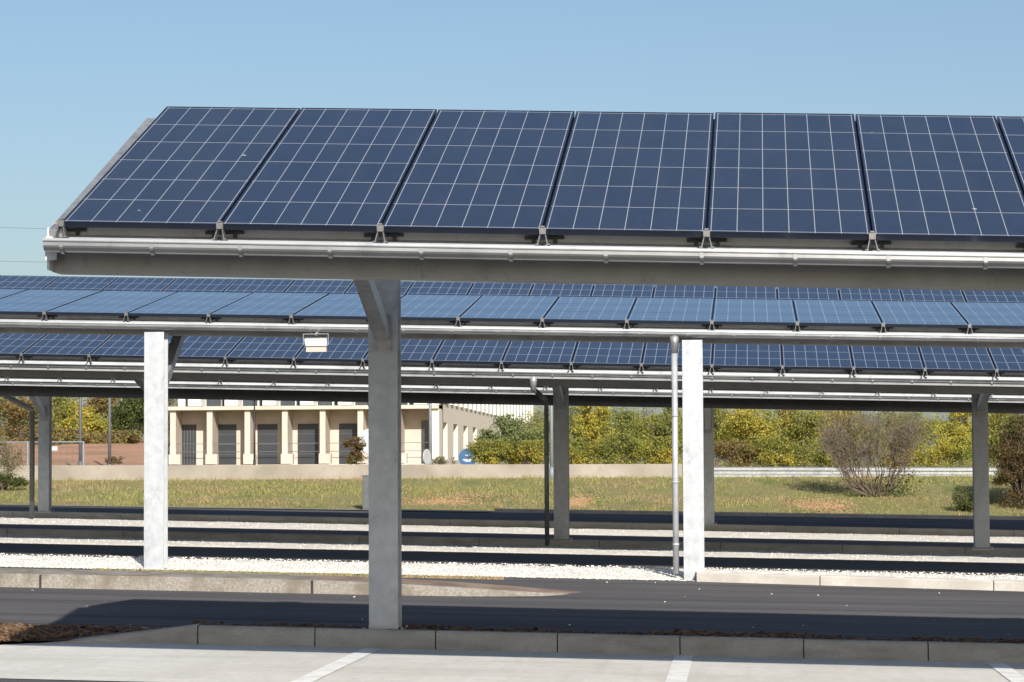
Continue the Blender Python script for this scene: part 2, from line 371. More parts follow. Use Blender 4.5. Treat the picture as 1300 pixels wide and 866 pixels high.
# traffic island -------------------------------------------------------
uI = at(745, 753, 29.0).x
def isl_front(x): return 31.2
mb = MB(); rings = []
xs = [-40, -30, -20, -15]+[uI-11+i*.5 for i in range(23)]
for x in xs:
    k = min(1, max(0, (uI-x)/3.6)); h = .150*math.sin(k*math.pi/2)**.8; z = Gz(x, 29.0)
    vb = 30.0; vf = 29.0+.95*(1-math.sqrt(max(0, 1-(1-min(1, (uI-x)/2.2))**2)))*1.0
    rings.append(mb.add([(x, vf, z-.05), (x, vf, z+h-.02+.004), (x, vf+.03, z+h+.004), (x, vf+.16, z+h+.005), (x, vb-.16 if vb-.16 > vf+.2 else vf+.2, z+h+.026), (x, max(vb, vf+.24), z+h+.02), (x, max(vb, vf+.25), z-.05)]))
for a, b in zip(rings, rings[1:]):
    for i in range(6): mb.cur = 1 if i == 3 and mb.v[a][0] > uI-3.4 else 0; mb.face((a+i, b+i, b+i+1, a+i+1))
mb.cur = 0; mb.face([rings[-1]+i for i in range(7)])
tag(mb.build('traffic_island', [M['kerb_old'], M['soil_brown']]), kind='structure')
mb = MB()
for px in (51, 396):
    a = at(px, 745, 28.99); mb.box(a.x-.012, a.x+.012, 28.99, 29.035, Gz(a.x, 29), Gz(a.x, 29)+.147)
tag(mb.build('island_joint', M['joint']), kind='structure')
# gravel strips ----------------------------------------------------------
def gravel(name, v0, v1, u0, u1, h0, h1, n_st, rag=.08, size=.02):
    mb = MB(); nu = int((u1-u0)/.22); rows = []
    prof = [(v0-.10, -.03), (v0, .35), (v0+.12, .85), (v0+.3, 1.0), ((v0+v1)/2, 1.0), (v1-.2, 1.0), (v1, .9), (v1+.12, -.05)]
    for j, (v, k) in enumerate(prof):
        pts = []
        for i in range(nu+1):
            u = u0+(u1-u0)*i/nu; q = rag*(rnd.random()-.5)*(1.3 if j in (0, 1, 7) else .5); hh = h0+(h1-h0)*(v-v0)/(v1-v0)
            pts.append((u, v+q, Gz(u, v)+hh*k+(rnd.random()-.5)*.014))
        rows.append(mb.add(pts))
    for A, B in zip(rows, rows[1:]):
        for i in range(nu): mb.face((A+i, A+i+1, B+i+1, B+i))
    o = tag(mb.build(name, M['gravel'], smooth=True), kind='structure')
    ms = MB()
    for i in range(n_st):
        u = u0+rnd.random()*(u1-u0); v = v0-.15+(v1-v0+.25)*rnd.random()**1.3
        z = Gz(u, v)+(h0+(h1-h0)*max(0, (v-v0)/(v1-v0)))*(1 if v > v0+.3 else .85+.15*(v-v0-.12)/.18 if v > v0+.12 else max(.02, .35+.5*(v-v0)/.12))
        chip(ms, (u, v, z), size*(.6+rnd.random()), .9)
    tag(ms.build('gravel_stones', M['stone']), kind='stuff')
    return o
gravel('gravel_verge', 32.30, 34.1, -16, 12, .035, .09, 20000, .06, .0085)
kr = at(884, 740, 32.1).x
gravel('gravel_bay', 42.2, 44.33, -24, 20, .03, .02, 5000, .05, .008)
gravel('far_gravel_bay', 53.75, 57.4, -28, 25, .02, .02, 4000, .06, .009)
SL = -.135
kerb('verge_kerb', 32.08, 32.22, kr, kr+11, .12, M['wall_pale'], at(1042, 740, 31.6).x-2, 2.0, 0, 0, .012, SL)
mb = MB(); A = []
for i in range(81):
    u = kr+i*.14; va = 32.20+SL*(u-kr); zk = Gz(u, 32.08+SL*(u-kr)); A.append(mb.add([(u, va, zk+.06), (u, va+.01, zk+.10+rnd.random()*.03), (u, va+.25, zk+.115+rnd.random()*.02), (u, 32.75, Gz(u, 32.75)+.055), (u, 33.0, Gz(u, 33)+.02)]))
for a, b in zip(A, A[1:]):
    for i in range(4): mb.face((a+i, b+i, b+i+1, a+i+1))
tag(mb.build('gravel_backfill', M['gravel']), kind='structure')
kerb('bay_kerb', 44.4, 44.58, -26, 22, .14, M['kerb'], -26.3, 2.0)
kerb('far_bay_kerb', 57.5, 57.7, -30, 27, .16, M['kerb'], -30.2, 2.4)
kerb('verge_edging', 65.9, 66.07, -6, 30, .10, M['kerb'], -6.5, 2.4)
sheet('kerb_back_strip', M['kerb'], 44.58, 44.72, -26, 22, .12)
sheet('lane_edge_left', M['kerb_old'], 65.4, 66.1, -50, -6.1, .03)
mb = MB()
for i in range(100):
    u = -9+rnd.random()*17; v = 24.2+rnd.random()**.7*7.6; 
    if v > 28.8 and u < uI: continue
    chip(mb, (u, v, Gz(u, v)+.006), .003+rnd.random()**2*.009, .8)
tag(mb.build('scattered_pebbles', M['stone']), kind='stuff')

# ------------------------------------------------------------------ carports
def panel_meshes(W, Lp, mat, key):
    g = MB(); th = .034
    g.quad((0.006, .006, 0), (W-.006, .006, 0), (W-.006, Lp-.006, 0), (.006, Lp-.006, 0), [(0, 0), (.98, 0), (.98, 3.2), (0, 3.2)])
    f = MB(); b = .007
    for (x0, x1, y0, y1) in ((0, W, 0, b), (0, W, Lp-b, Lp), (0, b, b, Lp-b), (W-b, W, b, Lp-b)): f.box(x0, x1, y0, y1, -th, .003)
    f.quad((b, b, -.02), (b, Lp-b, -.02), (W-b, Lp-b, -.02), (W-b, b, -.02))
    return g, f
def clamp_mesh(s=1.0):
    c = MB()
    c.box(-.021, .021, -.03, .03, -.03, .010)                      # jaw gripping both frames
    c.box(-.012, .012, -.035, .02, .012, .022)                     # bolt head
    for d in (-1, 1):
        n = c.add([(d*.012, -.02, -.028), (d*.019, -.02, -.028), (d*.034, -.05, -.092), (d*.027, -.05, -.092), (d*.012, .03, -.028), (d*.019, .03, -.028), (d*.034, .02, -.092), (d*.027, .02, -.092)])
        for q in ((0, 1, 2, 3), (7, 6, 5, 4), (0, 4, 5, 1), (1, 5, 6, 2), (2, 6, 7, 3), (3, 7, 4, 0)): c.face([n+i for i in (q if d > 0 else q[::-1])])
        c.box(min(d*.025, d*.045), max(d*.025, d*.045), -.055, .03, -.100, -.092)
    return c
def carport(label, v0, pxb, pyb, Ssl, pitch, nL, nR, Lp, tilt, rows, gl, cols, colv, colbase, braces, beam_h, sc, end_left=False, rear=None, brk=.57, clamps=True, bmat=None, gmat=None, gut=.76, colw=.245):
    """pxb, pyb: a panel boundary at the lower edge in the photograph; nL / nR panels to its left / right"""
    a = at(pxb, pyb, v0); ub, zb = a.x, a.z
    zu = lambda u: zb - Ssl*(u-ub)                 # lower panel edge height along the row
    uA, uB = ub-nL*pitch, ub+nR*pitch
    root = empty('solar_carport', (ub, v0, Gz(ub, v0))); tag(root, label, 'carport', 'solar carports over the parking bays')
    off = -Vector(root.location)
    def put(mb, name, mat, parent=root, **k):
        mb.v = [tuple(Vector(p)+off) for p in mb.v]; return mb.build(name, mat, parent, **k)
    # panels
    g, f = panel_meshes(pitch-.012, Lp-.02, gl, 0); first = None
    tl = math.atan(math.tan(tilt))
    rx = Matrix.Rotation(Ssl, 4, 'Y') @ Matrix.Rotation(tl, 4, 'X')
    segs = [(i, 0, 0.0, 0.0, rx) for i in range(-nL, nR)]
    for r in range(1, rows): segs += [(i, r, Lp*r*math.cos(tl), Lp*r*math.sin(tl), rx) for i in range(-nL, nR)]
    for i, r, dv, dz, mt in segs:
        u = ub+i*pitch+.006
        if first is None:
            first = g.build('solar_panel', gl, root); ff = f.build('panel_frame', M['black_alu'], first); o = first
        else:
            o = first.copy(); COL.objects.link(o); o.parent = root
            q = ff.copy(); COL.objects.link(q); q.parent = o
        o.matrix_local = Matrix.Translation(Vector((u, v0+dv+(.003 if r else 0), zu(u)+dz))+off) @ mt @ Matrix.Rotation(rnd.gauss(0, .0006), 4, 'X') @ Matrix.Rotation(rnd.gauss(0, .0006), 4, 'Y')
    # edge beam
    T = lambda pr: [(v0+y, zb+z+Ssl*ub) for y, z in pr]
    b = MB(); t = .012
    b.prism(T([(.17, .012), (.25, .012), (.25, .012-t), (.17+t, .012-t), (.17+t, -beam_h+t), (.40, -beam_h+t), (.40, -beam_h), (.17, -beam_h)]), uA-.10, uB+.1, Ssl)
    put(b, 'edge_beam', bmat or M['beam'])
    fd = .03 if gmat else 0
    b = MB(); b.prism(T([(-.096, -.135-fd), (.02, -.128-fd), (.168, -.074), (.168, -.066), (.02, -.120-fd), (-.096, -.127-fd)]), uA-.09, uB+.1, Ssl)
    put(b, 'gutter_flashing', M['flash'])
    # gutter trough, open on top, with rolled lip
    b = MB(); gh = .082*gut; c0 = (-.165, -.145); wv = .066; dr = .03 if gmat else 0; G2 = lambda pr: T([(y, z-dr) for y, z in pr])
    outer = [(c0[0]-wv, -.138)]+[(c0[0]-wv*math.cos(t_*math.pi/10), -.145-.03*gut-(gh-.03*gut)*math.sin(t_*math.pi/10)) for t_ in range(11)]+[(c0[0]+wv, -.130)]
    inner = [(y*0.94+c0[0]*.06, z+.004) for y, z in outer][::-1]
    b.prism(G2(outer+inner), uA-.055, uB+.1, Ssl)
    gt = put(b, 'gutter', gmat or M['gutter'], smooth=False)
    b = MB(); b.tube([(uA-.055, v0+c0[0]-wv, zb+Ssl*ub-.134-dr-Ssl*(uA-.055)), (uB+.1, v0+c0[0]-wv, zb+Ssl*ub-.134-dr-Ssl*(uB+.1))], .013*max(1, gut), 8)
    put(b, 'rolled_lip', gmat or M['flash'], gt, smooth=True).matrix_parent_inverse = Matrix()
    if gmat:
        zl = -.145-gh
        b = MB(); b.prism(G2([(c0[0]-wv*.75, zl+.012), (c0[0]-wv*.75-.006, zl+.010), (c0[0]-wv*.6, zl-.016), (c0[0]-wv*.6+.006, zl-.014)]), uA-.055, uB+.1, Ssl); put(b, 'drip_edge', M['flash'])
    # the straps that carry the gutter
    proto = None; u = uA+.06; nb = 0
    while u < uB and nb < 60:
        if proto is None:
            b = MB(); pr = [(y*1.03-c0[0]*.03, z-.004) for y, z in outer]; pr2 = [(y*1.07-c0[0]*.07, z-.010) for y, z in outer][::-1]
            b.prism(pr+pr2, -.012, .012); b.box(-.011, .011, c0[0]-wv-.006, -.09, -.128, -.122)
            proto = b.build('gutter_strap', M['gutter'], root); o = proto
        else: o = proto.copy(); COL.objects.link(o); o.parent = root
        o.location = Vector((u, v0, zu(u)-dr))+off; u += brk*(1+(rnd.random()-.5)*.06); nb += 1
    # panel clamps
    if clamps:
        cp = None
        for i in range(-nL, nR+1):
            u = ub+i*pitch
            if cp is None:
                cp = clamp_mesh().build('panel_clamp', M['clamp'], root); o = cp
                bk = MB(); bk.box(-.125, .125, .135, .150, -.048, -.030); bk.box(-.080, -.056, .135, .150, -.085, -.048); bk.box(.056, .080, .135, .150, -.085, -.048); br_ = bk.build('bracket', M['dark'], cp)
            else:
                o = cp.copy(); COL.objects.link(o); o.parent = root; q = br_.copy(); COL.objects.link(q); q.parent = o
            o.location = Vector((u, v0+.012, zu(u)))+off
    # rafters below the panels
    Ltot = Lp*rows; ct, st = math.cos(tl), math.sin(tl)
    sl = lambda d, h: (v0+d*ct-h*st, d*st+h*ct)
    raf = sorted(set([uA-.045, uB+.02]+[c for c in cols if uA < c < uB]))
    for k, u in enumerate(raf):
        wdt = .085 if k in (0, len(raf)-1) else .14; dp = .12 if k in (0, len(raf)-1) else .22
        b = MB(); d0 = .02 if k in (0, len(raf)-1) else .30; pr = [sl(d0, -.055), sl(Ltot-.16, -.055), sl(Ltot-.16, -.055-dp), sl(d0+.17, -.055-dp), sl(d0, -.06-dp*.4)]
        b.prism([(y, z+zu(u)) for y, z in pr], u-wdt/2, u+wdt/2); put(b, 'rafter', M['galv'])
    # rails that carry the panel edges
    rl = None
    for i in range(-nL+1, nR):
        if rl is None:
            b = MB(); b.prism([(y, z) for y, z in (sl(.03, -.038), sl(Ltot-.05, -.038), sl(Ltot-.05, -.075), sl(.03, -.075))], -.035, .035); rl = b.build('rail', M['black_alu'], root); o = rl
        else: o = rl.copy(); COL.objects.link(o); o.parent = root
        o.location = Vector((ub+i*pitch, 0, zu(ub+i*pitch)))+Vector((off.x, off.y, off.z))
    # purlins
    for k in range(1, 3*rows+1):
        d = Ltot*k/(3*rows)-.12; b = MB(); y0, z0 = sl(d, -.04); b.prism([(y0, z0+zb+Ssl*ub), (y0+.07, z0+.07*math.tan(tl)+zb+Ssl*ub), (y0+.07, z0-.12+zb+Ssl*ub), (y0, z0-.12+zb+Ssl*ub)], uA, uB, Ssl); put(b, 'purlin', M['beam'])
    if rear:  # added sheet hidden behind the ridge, shaped to cast shade on column and lane
        du0, dvr, dzr = rear; y0, z0 = sl(Ltot, -.05); b = MB(); h0 = zb+Ssl*ub
        b.prism([(y0, z0+h0), (v0+dvr, dzr+h0), (v0+dvr, dzr-.05+h0), (y0, z0-.05+h0)], du0, uB, Ssl); put(b, 'rear_shade_sheet', M['deck'])
        if du0 > uA+2:
            b = MB(); b.prism([(y0, z0+h0), (v0+4.9, .86+h0), (v0+4.9, .81+h0), (y0, z0-.05+h0)], uA, du0, Ssl); put(b, 'rear_shade_sheet', M['deck'])
    # columns and braces
    for cu in cols:
        zc = Gz(cu, colv)+colbase; hw = colw/2; d = max(0, colv+.1-v0)/ct
        if d > Ltot: top = zu(cu)+(.17 if colv > 21 and v0 < 20 else Ltot*st-.35-.12*(d-Ltot))
        else: top = zu(cu)+d*st-.27
        if colv < v0+.6: top = zu(cu)-.236
        b = MB(); tf = .017
        b.box(cu-hw, cu+hw, colv, colv+tf, zc-.15, top); b.box(cu-hw, cu+hw, colv+colw-tf, colv+colw, zc-.15, top)
        b.box(cu-.006, cu+.006, colv+tf, colv+colw-tf, zc-.15, top)
        co = put(b, 'column', M['column'], bevel=.003)
        b = MB(); zc -= .13 if colv < v0+.6 else .02
        b.box(cu-hw-.06, cu+hw+.06, colv-.05, colv+colw+.05, zc-.004, zc+.016)
        for sx in (-1, 1):
            for sy in (0, 1): b.tube([(cu+sx*(hw+.035), colv-.028+sy*(colw+.056), zc+.015), (cu+sx*(hw+.035), colv-.028+sy*(colw+.056), zc+.055)], .012, 6)
        put(b, 'base_plate', M['galv'], co)
        if braces:
            (z0, v1, z1) = braces; fv = colv-.005 if v1 < colv else colv+colw+.005
            b = MB(); p0 = (cu, fv, zu(cu)+z0); p1 = (cu, v1, zu(cu)+z1); b.beam(p0, p1, .12, .12); put(b, 'brace', M['galv'])
            b = MB(); s = -1 if v1 < colv else 1
            b.box(cu-.075, cu+.075, min(fv, fv+s*.012), max(fv, fv+s*.012), zu(cu)+z0-.15, zu(cu)+z0+.15)
            for sx in (-1, 1):
                for sz in (-1, 1): b.tube([(cu+sx*.06, fv, zu(cu)+z0+sz*.125), (cu+sx*.06, fv+s*.03, zu(cu)+z0+sz*.125)], .011, 6)
            put(b, 'brace_plate', M['galv'], co)
    return root, zu, off
def downpipe(root, off, pts, r, z_lo, funnel, straps=(), mat='column'):
    b = MB(); b.tube(pts, r, 14)
    for z in straps:
        x, y = pts[-1][0], pts[-1][1]; b.tube([(x, y, z-.012), (x, y, z+.012)], r*1.14, 14)
    b.v = [tuple(Vector(p)+off) for p in b.v]; o = b.build('downpipe', M[mat], root, smooth=True)
    if funnel:
        f = MB(); (x, y, z) = pts[0]; f.tube([(x, y, z+.19), (x, y, z+.11), (x, y, z-.02)], r*1.75, 12, r*1.02)
        f.v = [tuple(Vector(p)+off) for p in f.v]; f.build('funnel', M['galv'], o, smooth=True)
    return o
V1, V2, V3, V4 = 16.6, 32.5, 39.2, 52.7
def cu(px, py, v): return at(px, py, v).x
# nearest
c1 = cu(488, 600, 22.2)
r1, zu1, off1 = carport('nearest solar carport, its tilted dark blue panels filling the upper picture', V1, 689, 291.5, .0285, 1.019, 3, 7, 3.2, R(21.0), 1, M['glass'], [c1, c1+7.4], 22.12, .135, (-.40, 20.2, .22), .307, 1, rear=(cu(211, 135, 19.6)-.02, 4.7, .72))
b = MB(); b.box(-.035, -.02, .0, .20, -.30, -.03); b.box(-.045, .03, -.012, -.002, -.24, -.09)
uA1 = at(689, 291.5, V1).x-3*1.019-.07; b.v = [(x+uA1, y+V1+.06, z+zu1(uA1)) for x, y, z in b.v]; b.v = [tuple(Vector(p)+off1) for p in b.v]; b.build('end_plate', M['flash'], r1)
# second
z2 = at(650, 405, V2).z
r2, zu2, off2 = carport('flatter pale blue solar carport on two sunlit white columns behind the nearest one', V2, 903.7, 408.5, .0240, 1.03, 13, 8, 3.13, R(8.9), 1, M['glass_flat'], [cu(196, 570, 32.3), cu(880, 590, 32.3), cu(880, 590, 32.3)+6.6], 32.27, .10, (-1.0, 34.0, -.05), .25, 1)
# third
r3, zu3, off3 = carport('deep dark blue solar carport seen above and below the flatter pale one', V3, 903.7, 464.0, .0250, 1.028, 14, 9, 3.2, R(14.5), 2, M['glass_far'], [cu(193, 600, 44.4), cu(712, 600, 44.4), cu(1246, 600, 44.4)], 44.42, .12, (-.42, 42.2, .05), .33, 1, gmat=M['gut_shaded'], gut=.62)
# farthest
r4, zu4, off4 = carport('farthest solar carport, a dark band with a bright gutter above the trees', V4, 903, 489.5, .0245, 1.085, 15, 10, 3.2, R(14.5), 1, M['glass_far'], [cu(56, 580, 57.6), cu(478, 580, 57.6), cu(899, 580, 57.6), cu(899, 580, 57.6)+7.1], 57.55, .16, (-.72, 55.8, .02), .44, 1, rear=(cu(560, 500, 59), 7.3, .85), bmat=M['beam_shaded'], gmat=M['gut_shaded'], gut=.62)
# downpipes
a = at(856, 432, V2-.165); pz = zu2(a.x)-.40
g0 = Gz(a.x, 32.3)-.02
downpipe(r2, off2, [(a.x, V2-.165, pz+.02), (a.x, V2-.165, g0+.10)], .037, 0, True, (pz-.75, pz-1.55, g0+.45))
b = MB(); zz = g0+.55; b.beam((a.x, V2-.11, zz), (a.x, V2+.24, zz), .02, .02); b.v = [tuple(Vector(p)+off2) for p in b.v]; b.build('pipe_bracket', M['galv'], r2)
a = at(677, 480, V3-.165); c3 = at(693.5, 600, 43.9); pz = zu3(a.x)-.40
zt = at(693, 508, 43.9).z; zt0 = at(683, 494, V3-.1).z
downpipe(r3, off3, [(a.x, V3-.165, pz), (a.x, V3-.165, zt0), (c3.x, 43.9, zt), (c3.x, 44.0, zt-.12), (c3.x, 44.0, Gz(c3.x, 44)+.05)], .038, 0, True, (zt-.9,), 'gut_shaded')
c4 = at(39.5, 600, 56.6); zt = at(38, 519, 56.6).z; za = at(2, 500, 54.3)
downpipe(r4, off4, [(za.x-.4, V4-.165, za.z+.25), (za.x, 54.3, za.z), (c4.x, 56.6, zt), (c4.x, 56.68, zt-.12), (c4.x, 56.68, Gz(c4.x, 56.7)+.05)], .055, 0, False, (), 'gut_shaded')
# floodlight hung below the pale carport
a = at(401, 438, 32.15); root = empty('floodlight', a); tag(root, 'white rectangular floodlight hanging below the pale carport', 'floodlight')
b = MB(); n = b.add([(-.14, -.05, .075), (.14, -.05, .075), (.145, -.05, -.02), (-.125, -.05, -.02), (-.13, .05, .09), (.13, .05, .09), (.135, .05, -.02), (-.125, .05, -.02)])
for q in ((0, 3, 2, 1), (4, 5, 6, 7), (0, 1, 5, 4), (1, 2, 6, 5), (2, 3, 7, 6), (3, 0, 4, 7)): b.face([n+i for i in q])
b.build('housing', M['white'], root, bevel=.008)
b = MB(); b.box(-.115, .13, -.03, .05, -.085, -.023); b.build('lamp_face', M['render'], root)
b = MB(); b.box(-.155, -.149, -.01, .01, .0, .13); b.box(.149, .155, -.01, .01, .0, .13); b.box(-.155, .155, -.01, .01, .13, .136); b.tube([(0, 0, .13), (0, .2, .17), (0, .56, .26)], .016, 8); b.build('bracket', M['galv'], root)

# ------------------------------------------------------------------ retaining wall, guard rail
w0, w1 = at(-400, 595, 75.3).x, at(866, 595, 75.3).x
b = MB(); n = 60; rows = []
zt = lambda u: at(450, 590, 75.3).z + (u-at(450, 590, 75.3).x)*-.003
A = []
for i in range(n+1):
    u = w0+(w1-w0)*i/n; A.append(b.add([(u, 75.2, .6), (u, 75.2, zt(u)-.012), (u, 75.215, zt(u)), (u, 75.45, zt(u)), (u, 75.45, .6)]))
for p, q in zip(A, A[1:]):
    for i in range(4): b.face((p+i, q+i, q+i+1, p+i+1))
b.face([A[0]+i for i in range(5)][::-1]); b.face([A[-1]+i for i in range(5)])
tag(b.build('retaining_wall', M['wall']), 'long low concrete retaining wall along the top of the grass bank', 'wall')
g0, g1 = at(885, 600, 75.2).x, at(1330, 600, 75.2).x
root = empty('guard_rail', ((g0+g1)/2, 75.2, Gz((g0+g1)/2, 75))); tag(root, 'galvanised steel guard rail continuing from the wall end to the right', 'guard rail')
zr = at(1000, 601, 75.2).z; off = -Vector(root.location); sl_ = .0075
prof = [(75.20, .18), (75.14, .15), (75.14, .085), (75.20, .05), (75.20, -.01), (75.14, -.05), (75.14, -.13), (75.20, -.17)]
prof = prof+[(y+.006, z) for y, z in prof[::-1]]
b = MB(); um = at(1000, 600, 75.2).x; b.prism([(y, z+zr+sl_*um) for y, z in prof], g0, g1, sl_); b.v = [tuple(Vector(p)+off) for p in b.v]; b.build('rail', M['galv'], root)
for i in range(6):
    u = g0+.3+i*2.0
    if u > g1: break
    b = MB(); b.box(u-.05, u+.05, 75.21, 75.31, .9, zr+.12-sl_*(u-um)); b.v = [tuple(Vector(p)+off) for p in b.v]; b.build('post', M['galv'], root)

# ------------------------------------------------------------------ building
VB = 160.0
def BX(px, v=VB): return at(px, 560, v).x
bz0 = at(340, 589.5, VB).z; bzl = at(340, 516, VB).z; Hf = bzl-bz0
bl, br = BX(216), BX(557.5)
root = empty('office_building', ((bl+br)/2, VB, bz0)); tag(root, 'cream two storey office building with deep pillared bays behind the wall', 'building')
off = -Vector(root.location)
def bput(mb, name, mat, parent=root, **k):
    mb.v = [tuple(Vector(p)+off) for p in mb.v]; return mb.build(name, mat, parent, **k)
D = 1.9; LEN = 75
b = MB()
b.box(bl, br, VB+D, VB+D+.3, bz0-1.5, bzl-.2)                                  # recessed wall
b.box(bl, br, VB-.6, VB+D, bz0-1.6, bz0-.02)
bput(b, 'front_wall', M['render'])
pil = [216, 262.5, 310.5, 358, 406, 454, 502]
for i, px in enumerate(pil):
    x = BX(px); b = MB(); b.box(x, x+.34, VB, VB+D-.003, bz0-.02, bzl-.2); bput(b, 'pillar', M['render'])
    b = MB(); b.box(x+.02, x+.74, VB-.55, VB-.003, bz0+.02, bz0+.62); bput(b, 'planter_box', M['render'])
b = MB(); b.box(bl-.1, br, VB-.25, VB+D+.2, bzl-.2, bzl+.02); bput(b, 'floor_ledge', M['render'])
doors = [(230, 249), (275, 300), (327, 352), (378, 404), (430.5, 454)]
dt = at(340, 538.5, VB+D).z
for k, (p0, p1) in enumerate(doors):
    x0, x1 = BX(p0, VB+D-.04), BX(p1, VB+D-.04); b = MB(); b.box(x0, x1, VB+D-.05, VB+D-.003, bz0, dt)
    d = bput(b, 'shutter_door', M['shutter'])
    if k:
        for j in range(1, 4): b = MB(); z = bz0+(dt-bz0)*j/4.; b.box(x0+.02, x1-.02, VB+D-.058, VB+D-.051, z, z+.02); bput(b, 'slat_seam', M['pole'], d)
    else:
        for j in range(1, 5): b = MB(); x = x0+(x1-x0)*j/5; b.box(x, x+.03, VB+D-.07, VB+D-.059, bz0, dt); bput(b, 'bar', M['pole'], d)
x0, x1 = BX(535, VB+D), BX(551, VB+D); b = MB(); b.box(x0, x1, VB+D-.05, VB+D-.003, bz0, dt+.15); bput(b, 'glass_door', M['wglass'])
# balcony rails
b = MB()
for z in (.85, 1.4): b.tube([(bl, VB+.35, bz0+z*.9), (br, VB+.35, bz0+z*.9)], .02, 6)
bput(b, 'railing', M['pole'])
# upper storey
UT = bzl+3.2
b = MB(); b.box(bl+.25, br+.1, VB+1.2, VB+1.5, bzl+.02, UT); b.box(bl, br, VB+.9, VB+12, UT, UT+.3); bput(b, 'upper_wall', M['bwhite'])
for i, px in enumerate(pil):
    x = BX(px); 
    b = MB(); b.box(x+1.15, x+1.95, VB-.3, VB+1.19, bzl+.05, bzl+1.8); bput(b, 'facade_panel', M['bwhite'])
    b = MB(); b.box(x+2.0, x+2.9, VB+1.12, VB+1.197, bzl+.05, bzl+2.4); bput(b, 'window', M['wglass'])
    b = MB(); b.box(x+.75, x+1.0, VB+1.10, VB+1.197, bzl+.05, bzl+2.4); bput(b, 'window_slot', M['shutter'])
# long side wall running away from the camera
b = MB()
sx = br; slots = [VB+2.0+j*6.2 for j in range(10)]; zs0, zs1 = bz0+.25, bz0+Hf*.72
cuts = [VB]+[c for s in slots for c in (s, s+2.6)]+[VB+LEN]
for k, (p, q) in enumerate(zip(cuts, cuts[1:])):
    if k % 2 == 0: b.box(sx-.5, sx, p, q, bz0-1.5, bzl+.15)
    else:
        b.box(sx-.5, sx, p, q, bz0-1.5, zs0); b.box(sx-.5, sx, p, q, zs1, bzl+.15)
bput(b, 'side_wall', M['render_sunlit'])
for s in slots:
    b = MB(); b.box(sx-.47, sx-.40, s, s+2.6, zs0, zs1); bput(b, 'slot_window', M['shutter'])
b = MB(); k = 0; v = VB+.4
while v < VB+LEN:
    b.box(sx-.05, sx+.12, v, v+1.5, bzl+.18, UT+.1); v += 3.0
bput(b, 'cladding_fin', M['bwhite'])
b = MB(); b.box(sx-.5, sx-.06, VB, VB+LEN, bzl+.16, UT+.2); bput(b, 'upper_side_wall', plain('cladding_grey', (.55, .52, .48), .7))
b = MB(); b.box(bl, sx-.5, VB+1.5, VB+LEN, UT+.31, UT+.5); bput(b, 'roof', M['deck'])

# ------------------------------------------------------------------ poles, signs, cabinet, fence
def pole(name, label, cat, px, ytop, ybot, v, r, mat, head=None, group=None):
    a, c = at(px, ytop, v), at(px, ybot, v); zb = Gz(c.x, v); root = empty(name, (c.x, v, zb)); tag(root, label, cat, group)
    b = MB(); b.tube([(0, 0, -.2), (0, 0, a.z-zb)], r*1.15, 12, r*.8); b.build('shaft', mat, root, smooth=True)
    b = MB(); b.tube([(0, 0, -.02), (0, 0, .35)], r*1.6, 12); b.build('base_sleeve', mat, root, smooth=True)
    if head:
        b = MB(); z = a.z-zb; b.box(-head, head, -.14, .12, z-.03, z+.10); b.box(-head*.6, head*.6, -.1, .1, z+.10, z+.17); b.build('lamp_head', M['dark'], root)
    return root
pole('mast_pole', 'tall grey mast at the end of the wire fence, left of the autumn trees', 'pole', 102, 440, 588, 90, .055, M['pole'])
pole('mast_pole', 'grey mast standing on the red earth, next right of the fence end mast', 'pole', 139, 440, 588, 92, .055, M['pole'])
pole('street_lamp', 'thin dark lamp post with small flat head before the pillared bays', 'lamp post', 323, 508, 589, 140, .045, M['dark'], .22)
pole('lamp_post', 'pale grey post beside the corner of the cream building', 'post', 546.5, 440, 588, 120, .07, M['pole_light'])
pole('lamp_post', 'blue grey post half hidden behind the middle shaded column', 'post', 700.5, 430, 604, 74.6, .045, M['pole_light'])
pole('mast_pole', 'thin dark pole rising behind the bushes at the far right', 'pole', 1293, 440, 570, 110, .045, M['pole'])
a = at(100, 561, 88); root = empty('wire_fence', (a.x, 88, Gz(a.x, 88))); tag(root, 'wire fence with a pale top rail before the red earth bank', 'fence')
ux0, ux1 = at(-160, 561, 88).x-a.x, at(106, 561, 88).x-a.x; zt_ = a.z-Gz(a.x, 88)
b = MB(); b.tube([(ux0, 0, zt_), (ux1, 0, zt_)], .022, 8); b.build('top_rail', M['pole_light'], root)
b = MB(); x = ux0
while x < ux1-.02:
    b.tube([(x, 0, 0), (x, 0, zt_)], .003, 4); x += .22
for k in range(4): b.tube([(ux0, 0, zt_*(k+.5)/4.2), (ux1, 0, zt_*(k+.5)/4.2)], .003, 4)
b.build('wire_mesh', M['pole'], root)
for k in range(4):
    x = ux1-k*1.9; b = MB(); b.tube([(x, 0, -.1), (x, 0, zt_+.02)], .03, 8); b.build('post', M['pole_light'], root)
a = at(69, 569.5, 87.9); b = MB(); b.box(-.105, .105, -.012, .012, -.07, .07); o = b.build('notice_board', M['white'], bevel=.004); o.location = a; tag(o, 'small blank white board hung on the wire fence', 'board')
